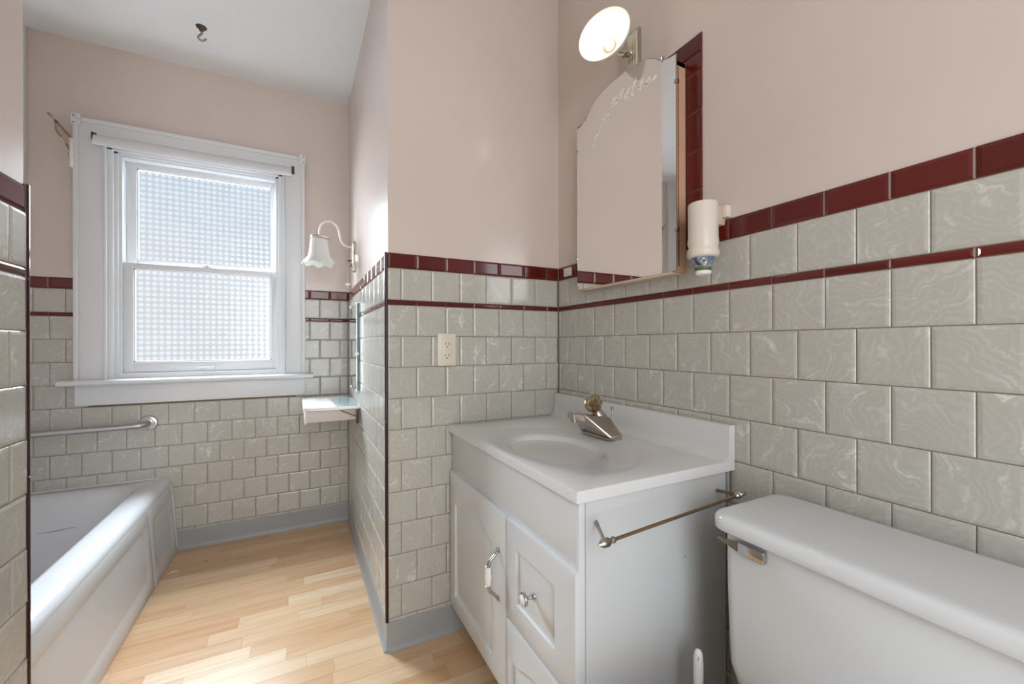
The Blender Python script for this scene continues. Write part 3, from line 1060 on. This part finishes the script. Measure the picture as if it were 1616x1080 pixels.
# ------------------------------------------------------------------ towel bar on the vanity side
tb = thing('towel_bar', (.72, VY0, .69), 'thin antique towel bar with leaf finials on vanity side', 'towel bar')
pl0, pl1 = Vector((.5515, VY0 - .002, .6945)), Vector((.509, .612, .6935))
pr0, pr1 = Vector((.929, VY0 - .002, .6990)), Vector((.9035, .612, .7170))
for a, b_ in ((pl0, pl1), (pr0, pr1)):
    obj('post', tube([a, a + (b_ - a) * .5, b_], [.0042, .0038, .0040], 12), M['pewter'] if a is pl0 else M['brass'], tb)
d = (pr1 - pl1).normalized()
obj('rod', tube([pl1, pl1 + d * .2, pr1], [.0034, .0034, .0034], 12), M['brass'], tb)
obj('finial', lathe(pl1 + d * .012, -d, [(.003, -.014), (.0060, -.010), (.0060, -.006), (.0035, -.003), (.005, 0), (.0078, .004), (.0088, .010), (.0072, .017), (.004, .023), (.001, .028)], 12,
                    wob=lambda r, h, q: (r * (1 + .12 * math.cos(5 * q + h * 160)), h)), M['pewter'], tb)
obj('finial', lathe(pr1 - d * .008, d, [(.003, -.008), (.0075, -.003), (.0085, .001), (.005, .004), (.0075, .007), (.007, .011), (.0035, .014), (.005, .020), (.004, .028), (.001, .034)], 12), M['chrome'], tb)

# ------------------------------------------------------------------ toilet
toi = thing('toilet', (.70, .30, 0), 'white china toilet with chrome lever beside the vanity', 'toilet')


def rz(x0, x1, y0, y1, r, z, k=6):
    return [(x, yy, z) for x, yy in rrect(x0, x1, y0, y1, r, k)]


tk = [rz(.815, .935, .13, .480, .04, .345), rz(.785, .955, .085, .522, .05, .352), rz(.770, .966, .062, .546, .045, .378), rz(.7635, .970, .057, .552, .030, .430), rz(.7625, .970, .056, .553, .022, .58), rz(.762, .970, .056, .553, .020, .700)]
obj('tank', loft(tk), M['china'], toi, 60)
ld = [rz(.757, .966, .047, .551, .030, .6960), rz(.740, .966, .038, .562, .030, .6968), rz(.7350, .967, .034, .566, .031, .7010), rz(.7350, .967, .034, .566, .031, .7185), rz(.7362, .966, .035, .565, .031, .7240), rz(.7400, .964, .038, .561, .031, .7284), rz(.7470, .960, .044, .555, .030, .7306), rz(.760, .950, .056, .543, .028, .7314)]
obj('tank_lid', loft(ld), M['china'], toi, 60)
b = box(.747, .7615, .462, .512, .6615, .6850, .0028)
hull([(.7475, .512, .6660), (.7475, .512, .6835), (.757, .512, .6835), (.757, .512, .6660), (.742, .532, .6745), (.742, .532, .6755), (.752, .5315, .6800), (.7345, .545, .6835), (.7350, .546, .6820), (.740, .545, .6835)], 0, bm=b)
obj('flush_lever', b, M['chrome'], toi, 25)


def ovl(cx, cy, a, b_, z, n=32):
    return [(cx + a * math.cos(2 * math.pi * i / n), cy + b_ * math.sin(2 * math.pi * i / n), z) for i in range(n)]


obj('bowl', loft([ovl(.62, .30, .22, .11, .0), ovl(.62, .30, .20, .10, .05), ovl(.60, .30, .19, .10, .18), ovl(.51, .30, .22, .155, .30), ovl(.49, .30, .25, .185, .375), ovl(.49, .30, .25, .185, .39)]), M['china'], toi, 60)
obj('bowl_shelf', box(.66, .955, .16, .44, .16, .346, .03, 3), M['china'], toi, 60)
obj('seat', loft([ovl(.49, .30, .252, .188, .392), ovl(.49, .30, .256, .192, .400), ovl(.49, .30, .252, .188, .410)]), M['white_plastic'], toi, 60)
obj('seat_cover', loft([ovl(.49, .30, .248, .184, .412), ovl(.49, .30, .252, .188, .420), ovl(.49, .30, .242, .178, .430)]), M['white_plastic'], toi, 60)

# toilet brush between toilet and vanity
tbr = thing('toilet_brush', (.775, .622, 0), 'white toilet brush handle standing between toilet and vanity', 'brush')
bx, by = .7730, .6200
obj('brush_holder', lathe((bx, by, 0), (0, 0, 1), [(.050, 0), (.052, .004), (.044, .08), (.040, .13), (.037, .131), (.034, .12)], 28), M['white_plastic'], tbr)
hp = [(bx, by, .10), (bx, by, .22), (bx, by, .30), (bx, by, .345), (bx, by, .375), (bx, by, .392), (bx, by, .3985), (bx, by, .4010)]
obj('brush_handle', tube(hp, [.006, .0065, .0092, .0105, .0103, .0088, .0058, .0015], 18), M['white_plastic'], tbr, 60)
hu = Vector((.84, -.55, 0))
hc = Vector((bx, by, .3835)) - Vector((.55, .84, 0)) * .0090 - hu * .0025
hole = prism([hc + hu * .0016 * math.cos(2 * math.pi * k / 16) + Vector((0, 0, .0055 * math.sin(2 * math.pi * k / 16))) for k in range(16)], (.55 * .004, .84 * .004, 0))
obj('hanging_hole', hole, M['steel'], tbr)

# ------------------------------------------------------------------ medicine cabinet
med = thing('medicine_cabinet', (.96, 1.055, 1.27), 'mirrored medicine cabinet with arched etched mirror over the vanity', 'cabinet')
MX = .941
my0, my1, mz0, mzs = .8235, 1.2855, 1.2705, 1.8755
half = [(0, 0), (.030, .004), (.055, .014), (.080, .034), (.110, .052), (.150, .063), (.190, .067)]    # ogee: distance from the side, rise
prof = half + [(.231, .068)] + [(.462 - a, h) for a, h in half[::-1]]
prof_s = [(p.x, p.y) for p in smooth_path([(a, h, 0) for a, h in prof], 4)]
outl = [(MX, my1, mz0)] + [(MX, my1 - a, mzs + h) for a, h in prof_s] + [(MX, my0, mz0)]
obj('mirror', prism(outl, (.0045, 0, 0)), M['mirror'], med, 30, False)
edge = tube([Vector(p) + Vector((.0022, 0, 0)) for p in outl + outl[:1]], .0016, 6)
obj('mirror_edge', edge, M['pewter'], med)
fr0, fr1, ft = my0 + .0045, my1 - .006, 1.862
b = boxes((MX + .0046, XR - .0005, fr0, fr0 + .012, mz0 - .003, ft), (MX + .0046, XR - .0005, fr1 - .012, fr1, mz0 - .003, ft),
          (MX + .0046, XR - .0005, fr0, fr1, ft - .012, ft))
obj('frame', b, M['wood'], med, smooth=False)
obj('frame_bottom', box(MX + .001, XR - .0005, fr0 + .0125, fr1 - .0125, mz0 - .0075, mz0 + .010, .001), M['pale_wood'], med)
b = bmesh.new()
for i in range(88):
    z = 1.285 + i * .0064
    s = .0060 if i < 20 else .0048
    box(MX + .012, MX + .012 + s, fr0 - .0006, fr0 + .001, z, z + .0036 + (.001 if i < 12 else 0), bm=b)
o = obj('perforation', b, M['iron'], med, smooth=False)
o['kind'] = 'stuff'
for yy, zz in ((my0, 1.385), (my0, 1.800), (my1, 1.388), (my1, 1.790)):
    obj('clip', box(MX - .003, MX + .010, yy - .004, yy + .004, zz - .006, zz + .006, .0015), M['chrome'], med)
obj('clip', box(MX - .002, MX + .006, my1 - .016, my1 - .006, mz0 - .002, mz0 + .010, .001), M['steel'], med)
for yy in (.872, 1.235):
    obj('clip', box(MX - .002, MX + .006, yy - .003, yy + .003, mzs + (.006 if yy < 1 else .008), mzs + .022, .001), M['steel'], med)

# etched spray of flowers and leaves on the mirror
eb = bmesh.new()


def epoly(pts):
    prism([(MX - .0004, yy, z) for yy, z in pts], (.0005, 0, 0), bm=eb)


def leaf(yy, z, ang, L, w):
    c, s = math.cos(R(ang)), math.sin(R(ang))
    pts = []
    for u, v in ((0, 0), (.3, .9), (.6, 1), (1, 0), (.6, -.8), (.3, -.7)):
        a, q = u * L, v * w / 2
        pts.append((yy - (a * c - q * s), z + a * s + q * c))
    epoly(pts)


def stem(pts, w=.0026):
    pts = [Vector((a, b, 0)) for a, b in pts]
    pts = smooth_path(pts, 4)
    for p, q in zip(pts, pts[1:]):
        d = (q - p)
        n = Vector((-d.y, d.x, 0)).normalized() * w / 2
        epoly([(p + n)[:2], (q + n)[:2], (q - n)[:2], (p - n)[:2]])


fy_, fz_ = 1.0745, 1.8740
stem([(fy_, fz_), (1.030, 1.8680), (.985, 1.8640), (.945, 1.8550), (.905, 1.8480)])
stem([(fy_, fz_), (1.105, 1.855), (1.140, 1.830), (1.175, 1.795)])
for k in range(6):
    leaf(fy_ + .004 * math.cos(R(60 * k)), fz_ + .004 * math.sin(R(60 * k)), 180 - 60 * k, .014, .011)
for a, z, an, L in ((1.052, 1.873, 50, .030), (1.035, 1.869, -40, .034), (1.020, 1.868, 35, .026), (1.004, 1.868, -52, .030), (.995, 1.866, 55, .036), (.970, 1.862, -45, .022), (.962, 1.861, 42, .026), (.940, 1.855, -30, .018),
                    (.934, 1.855, 40, .022), (.915, 1.850, 15, .026), (1.098, 1.860, 200, .020), (1.106, 1.855, 260, .018), (1.128, 1.842, 175, .020), (1.132, 1.838, 250, .018), (1.150, 1.820, 190, .018), (1.157, 1.815, 255, .018), (1.172, 1.800, 215, .018), (1.185, 1.78, 230, .014)):
    leaf(a, z, an, L, .0095)
obj('etched_spray', eb, M['etch'], med, smooth=False)

# ------------------------------------------------------------------ lamp over the cabinet
lamp = thing('wall_lamp', (.98, 1.045, 2.02), 'lit wall lamp with white glass saucer shade above the cabinet', 'lamp')
obj('backplate', box(.978, pr_ + .001, 1.004, 1.0925, 1.945, 2.090, .002), M['chrome'], lamp)
b = bmesh.new()
for k in range(4):
    lathe((.974, 1.010 + k * .0105, 1.956), (0, 0, 1), [(.005, 0), (.0058, .003), (.0058, .118), (.005, .121)], 12, bm=b)
obj('fluted_bar', b, M['champagne'], lamp)
LA = Vector((-.868, -.480, .09)).normalized()
LC = Vector((.866, 1.0395, 2.047))
obj('arm', tube(smooth_path([(.975, 1.028, 2.015), (.955, 1.045, 2.018), (.940, 1.062, 2.030), tuple(LC - LA * .062)]), [.009] * 19, 14), M['champagne'], lamp)
obj('knob', lathe((.951, 1.030, 2.003), (-.2, -1, -.35), [(.004, -.02), (.004, 0), (.008, .002), (.009, .010), (.006, .015), (.002, .016)], 16), M['brass'], lamp)
sh = [(.020, -.062), (.030, -.058), (.055, -.042), (.076, -.020), (.085, -.003), (.0865, .001), (.085, .003), (.082, .001), (.073, -.018), (.052, -.038), (.028, -.053), (.018, -.056)]
obj('shade', lathe(LC, LA, sh, 48, False, False), M['lamp_glass'], lamp, 60)
obj('socket', lathe(LC, LA, [(.017, -.068), (.017, -.030), (.015, -.026), (.012, -.026)], 20), M['white_plastic'], lamp)
obj('bulb', lathe(LC, LA, [(.010, -.026), (.012, -.018), (.021, -.004), (.0265, .010), (.0255, .022), (.018, .032), (.008, .037), (.001, .038)], 28), M['bulb'], lamp, 60)

# ------------------------------------------------------------------ cup dispenser and cup
dsp = thing('cup_dispenser', (.93, .727, 1.29), 'cream plastic cup dispenser mounted right of the cabinet', 'dispenser')
dx, dy = .9305, .7285
obj('tube', lathe((dx, dy, 1.286), (0, 0, 1), [(.030, 0), (.035, .001), (.0382, .006), (.0385, .014), (.0365, .022), (.0345, .0265), (.0358, .031), (.0375, .037), (.0372, .045), (.0362, .052), (.0362, .136), (.034, .140), (.028, .141)], 40), M['cream'], dsp, 50)
obj('hanger', box(.955, XR + .004, .7060, .7240, 1.372, 1.422, .002), M['pale_wood'], dsp)
obj('wall_clip', box(.972, XR + .0055, .690, .7065, 1.389, 1.420, .003), M['cream'], dsp)
cup = thing('paper_cup', (dx, dy, 1.243), 'paper cup printed with blossoms hanging from the dispenser', 'cup')
cm = bpy.data.objects.new('cup_wall', finish(lathe((0, 0, 0), (0, 0, 1), [(.0192, .0085), (.0285, .050), (.0285, .060), (.0270, .060), (.0182, .0085)], 32, False, False), 'cup_wall', M['cup'], 50))
COL.objects.link(cm)
cm.parent = cup
obj('cup_base', lathe((dx, dy, 1.243), (0, 0, 1), [(.0155, .0015), (.0172, 0), (.0184, .001), (.0198, .0090), (.0182, .0090)], 32), M['paper'], cup, 50)

# white square stuck on the border tile
pt = tag(obj('adhesive_hook', box(XR - .0065, XR + .0005, 1.3800, 1.4340, 1.3425, 1.3775, .003, 3), M['ivory']), 'small white square plate stuck on the maroon border by the corner', 'plate')

# ------------------------------------------------------------------ outlet
out = thing('outlet', (.489, YB, 1.0455), 'ivory double outlet on the tiled wall left of the vanity', 'outlet')
obj('cover_plate', box(.4545, .5240, YB - .008, YB + .001, .986, 1.106, .0025), M['ivory'], out)
obj('receptacle', box(.4720, .5065, YB - .0095, YB - .004, 1.0095, 1.0805, .001), M['ivory'], out)
for zz in (1.068, 1.026):
    for xx in (.4825, .4955):
        obj('slot', box(xx - .0012, xx + .0012, YB - .0099, YB - .009, zz - .004, zz + .004), M['dark'], out, smooth=False)
    obj('slot', lathe((.489, YB - .0092, zz - .011), (0, -1, 0), [(.0026, 0), (.0026, .0007)], 10), M['dark'], out)
obj('reset_buttons', box(.4835, .4945, YB - .0105, YB - .009, 1.041, 1.049, .0008), M['ivory'], out)
for zz in (1.0965, .9955):
    obj('screw', lathe((.489, YB - .0078, zz), (0, -1, 0), [(.0028, 0), (.002, .001)], 10), M['ivory'], out)

# ------------------------------------------------------------------ alcove: sconce, mirror, shelf
sc = thing('wall_sconce', (XA, 2.385, 1.54), 'cream swan neck sconce with ruffled bell shade in the alcove', 'lamp')
SY = 2.385


def oval_plate(x, ry, rz_, n=40):
    return [(x, SY + ry * math.cos(2 * math.pi * i / n), 1.540 + rz_ * math.sin(2 * math.pi * i / n)) for i in range(n)]


obj('backplate', loft([oval_plate(pa_, .055, .084), oval_plate(pa_ - .012, .055, .084), oval_plate(pa_ - .018, .050, .079), oval_plate(pa_ - .022, .036, .060)]), M['champagne'], sc, 50)
arm = smooth_path([(.262, SY, 1.5900), (.2400, SY, 1.5905), (.2230, SY, 1.597), (.2070, SY, 1.617), (.2000, SY, 1.650), (.1920, SY, 1.682), (.1720, SY, 1.706), (.1500, SY, 1.714), (.1250, SY, 1.706), (.1075, SY, 1.684), (.1025, SY, 1.657), (.1020, SY, 1.628)], 5)
obj('arm', tube(arm, .0050, 12), M['cream_metal'], sc)
obj('shade_holder', lathe((.102, SY, 1.634), (0, 0, -1), [(.008, -.006), (.014, -.002), (.034, .002), (.042, .006), (.0425, .014), (.040, .015)], 32), M['champagne'], sc, 40)
for q in (20, 140, 260):
    a = R(q)
    obj('thumb_screw', tube([(.102 + .040 * math.cos(a), SY + .040 * math.sin(a), 1.624), (.102 + .052 * math.cos(a), SY + .052 * math.sin(a), 1.624)], .0022, 8), M['brass'], sc)


def ruffle(r, h, q):
    f = max(0, (h - .085) / .06)
    return r * (1 + .050 * f * math.cos(8 * q)) * (1 + .012 * math.cos(24 * q)), h + .006 * f * math.cos(8 * q)


sh = [(.036, .012), (.0400, .014), (.0430, .022), (.0450, .045), (.0480, .075), (.0535, .100), (.0630, .116), (.0750, .130), (.0810, .142), (.0795, .1425), (.0735, .131), (.0615, .118), (.0515, .100), (.0465, .075), (.0430, .045), (.0415, .022), (.036, .016)]
obj('shade', lathe((.102, SY, 1.628), (0, 0, -1), sh, 72, False, False, wob=ruffle), M['opal'], sc, 70)
obj('bulb', lathe((.102, SY, 1.615), (0, 0, -1), [(.012, 0), (.013, .03), (.024, .055), (.026, .072), (.018, .090), (.002, .097)], 20), M['white_plastic'], sc, 60)
obj('switch', tube([(.258, SY, 1.517), (.238, SY, 1.516)], [.0045, .0035], 10), M['iron'], sc)
obj('switch', tube([(.259, SY - .012, 1.500), (.250, SY - .012, 1.480)], [.0035, .003], 10), M['iron'], sc)
b = bmesh.new()
for i in range(30):
    lathe((.2400, SY, 1.514 - i * .0042), (0, 0, -1), [(.0003, -.0017), (.0014, -.0009), (.0014, .0009), (.0003, .0017)], 6, bm=b)
o = obj('pull_chain', b, M['steel'], sc)
obj('chain_knob', lathe((.2400, SY, 1.392), (0, 0, -1), [(.003, -.004), (.012, 0), (.015, .004), (.012, .008), (.004, .010), (.004, .017), (.002, .018)], 20), M['white_plastic'], sc)

mir = thing('wall_mirror', (XA, 2.33, .83), 'frameless mirror with green edge held by clips above the corner shelf', 'mirror')
obj('backing', box(.2625, XA + .001, 2.196, 2.462, .834, 1.273), M['glass_edge'], mir, smooth=False)
obj('mirror_face', box(.2600, .2626, 2.196, 2.462, .834, 1.273), M['mirror'], mir, smooth=False)
for yy, zz in ((2.205, .836), (2.435, .836), (2.205, 1.271), (2.435, 1.271), (2.195, 1.020)):
    obj('clip', lathe((.2625, yy, zz), (-1, 0, 0), [(.009, -.010), (.009, .002), (.007, .0055), (.002, .007)], 14), M['clear_plastic'], mir)

shf = thing('corner_shelf', (.15, 2.45, .75), 'white shelf with wooden board below in the alcove corner', 'shelf')
SX0 = .0215
ol = [(XA, 2.168), (XA, YW - .001), (SX0, YW - .001), (SX0, 2.225)] + [(SX0 + .045 - .045 * math.cos(R(q)), 2.225 - .042 * math.sin(R(q)) - .006 * (q / 90)) for q in (15, 30, 45, 60, 75, 90)]
b = prism([(x, yy, .752) for x, yy in ol], (0, 0, .013))
obj('shelf_top', b, M['porcelain'], shf, 40)
obj('front_board', box(SX0 + .014, XA - .004, 2.200, 2.214, .694, .7515, .001), M['pinkish_board'], shf)
obj('end_board', box(SX0 + .006, SX0 + .015, 2.197, YW - .003, .688, .7515, .001), M['trim'], shf)
obj('stay_rod', tube([(.185, 2.195, .7440), (.258, 2.192, .7105)], .0022, 8), M['iron'], shf)
obj('bracket', box(.257, .270, 2.186, 2.199, .676, .742, .001), M['iron'], shf)
gp = tag(obj('glass_plate', prism([(.165, 2.190, .7655), (.262, 2.185, .7655), (.268, 2.46, .7655), (.150, 2.50, .7655)], (0, 0, .006)), M['clear'], smooth=False), 'loose clear glass plate lying on the white corner shelf', 'glass')

# ------------------------------------------------------------------ ceiling hook, floor scraps
hk = thing('ceiling_hook', (-.391, 2.36, CEIL), 'old dark iron hook screwed into the ceiling', 'hook')
obj('rosette', lathe((-.391, 2.36, CEIL + .0005), (0, 0, -1), [(.022, 0), (.021, .003), (.012, .008), (.007, .020), (.005, .022)], 20), M['iron'], hk)
obj('hook', tube(smooth_path([(-.391, 2.36, CEIL - .018), (-.390, 2.36, CEIL - .030), (-.400, 2.36, CEIL - .042), (-.403, 2.36, CEIL - .054), (-.392, 2.36, CEIL - .062), (-.378, 2.36, CEIL - .056), (-.374, 2.36, CEIL - .048)]), .0042, 10), M['pewter'], hk)
tag(obj('paper_scrap', hull([(-.545, 2.452, .0003), (-.520, 2.462, .0003), (-.500, 2.474, .0003), (-.498, 2.468, .0003), (-.522, 2.466, .006), (-.535, 2.452, .004)])
        , M['paper']), 'small crumpled white scrap on the floor by the tub', 'scrap')
tag(obj('floor_crumb', hull([(-.408, 2.518, .0003), (-.400, 2.520, .0003), (-.402, 2.511, .0003), (-.404, 2.516, .0035)]), M['iron']), 'tiny dark crumb on the floor near the far baseboard', 'crumb')
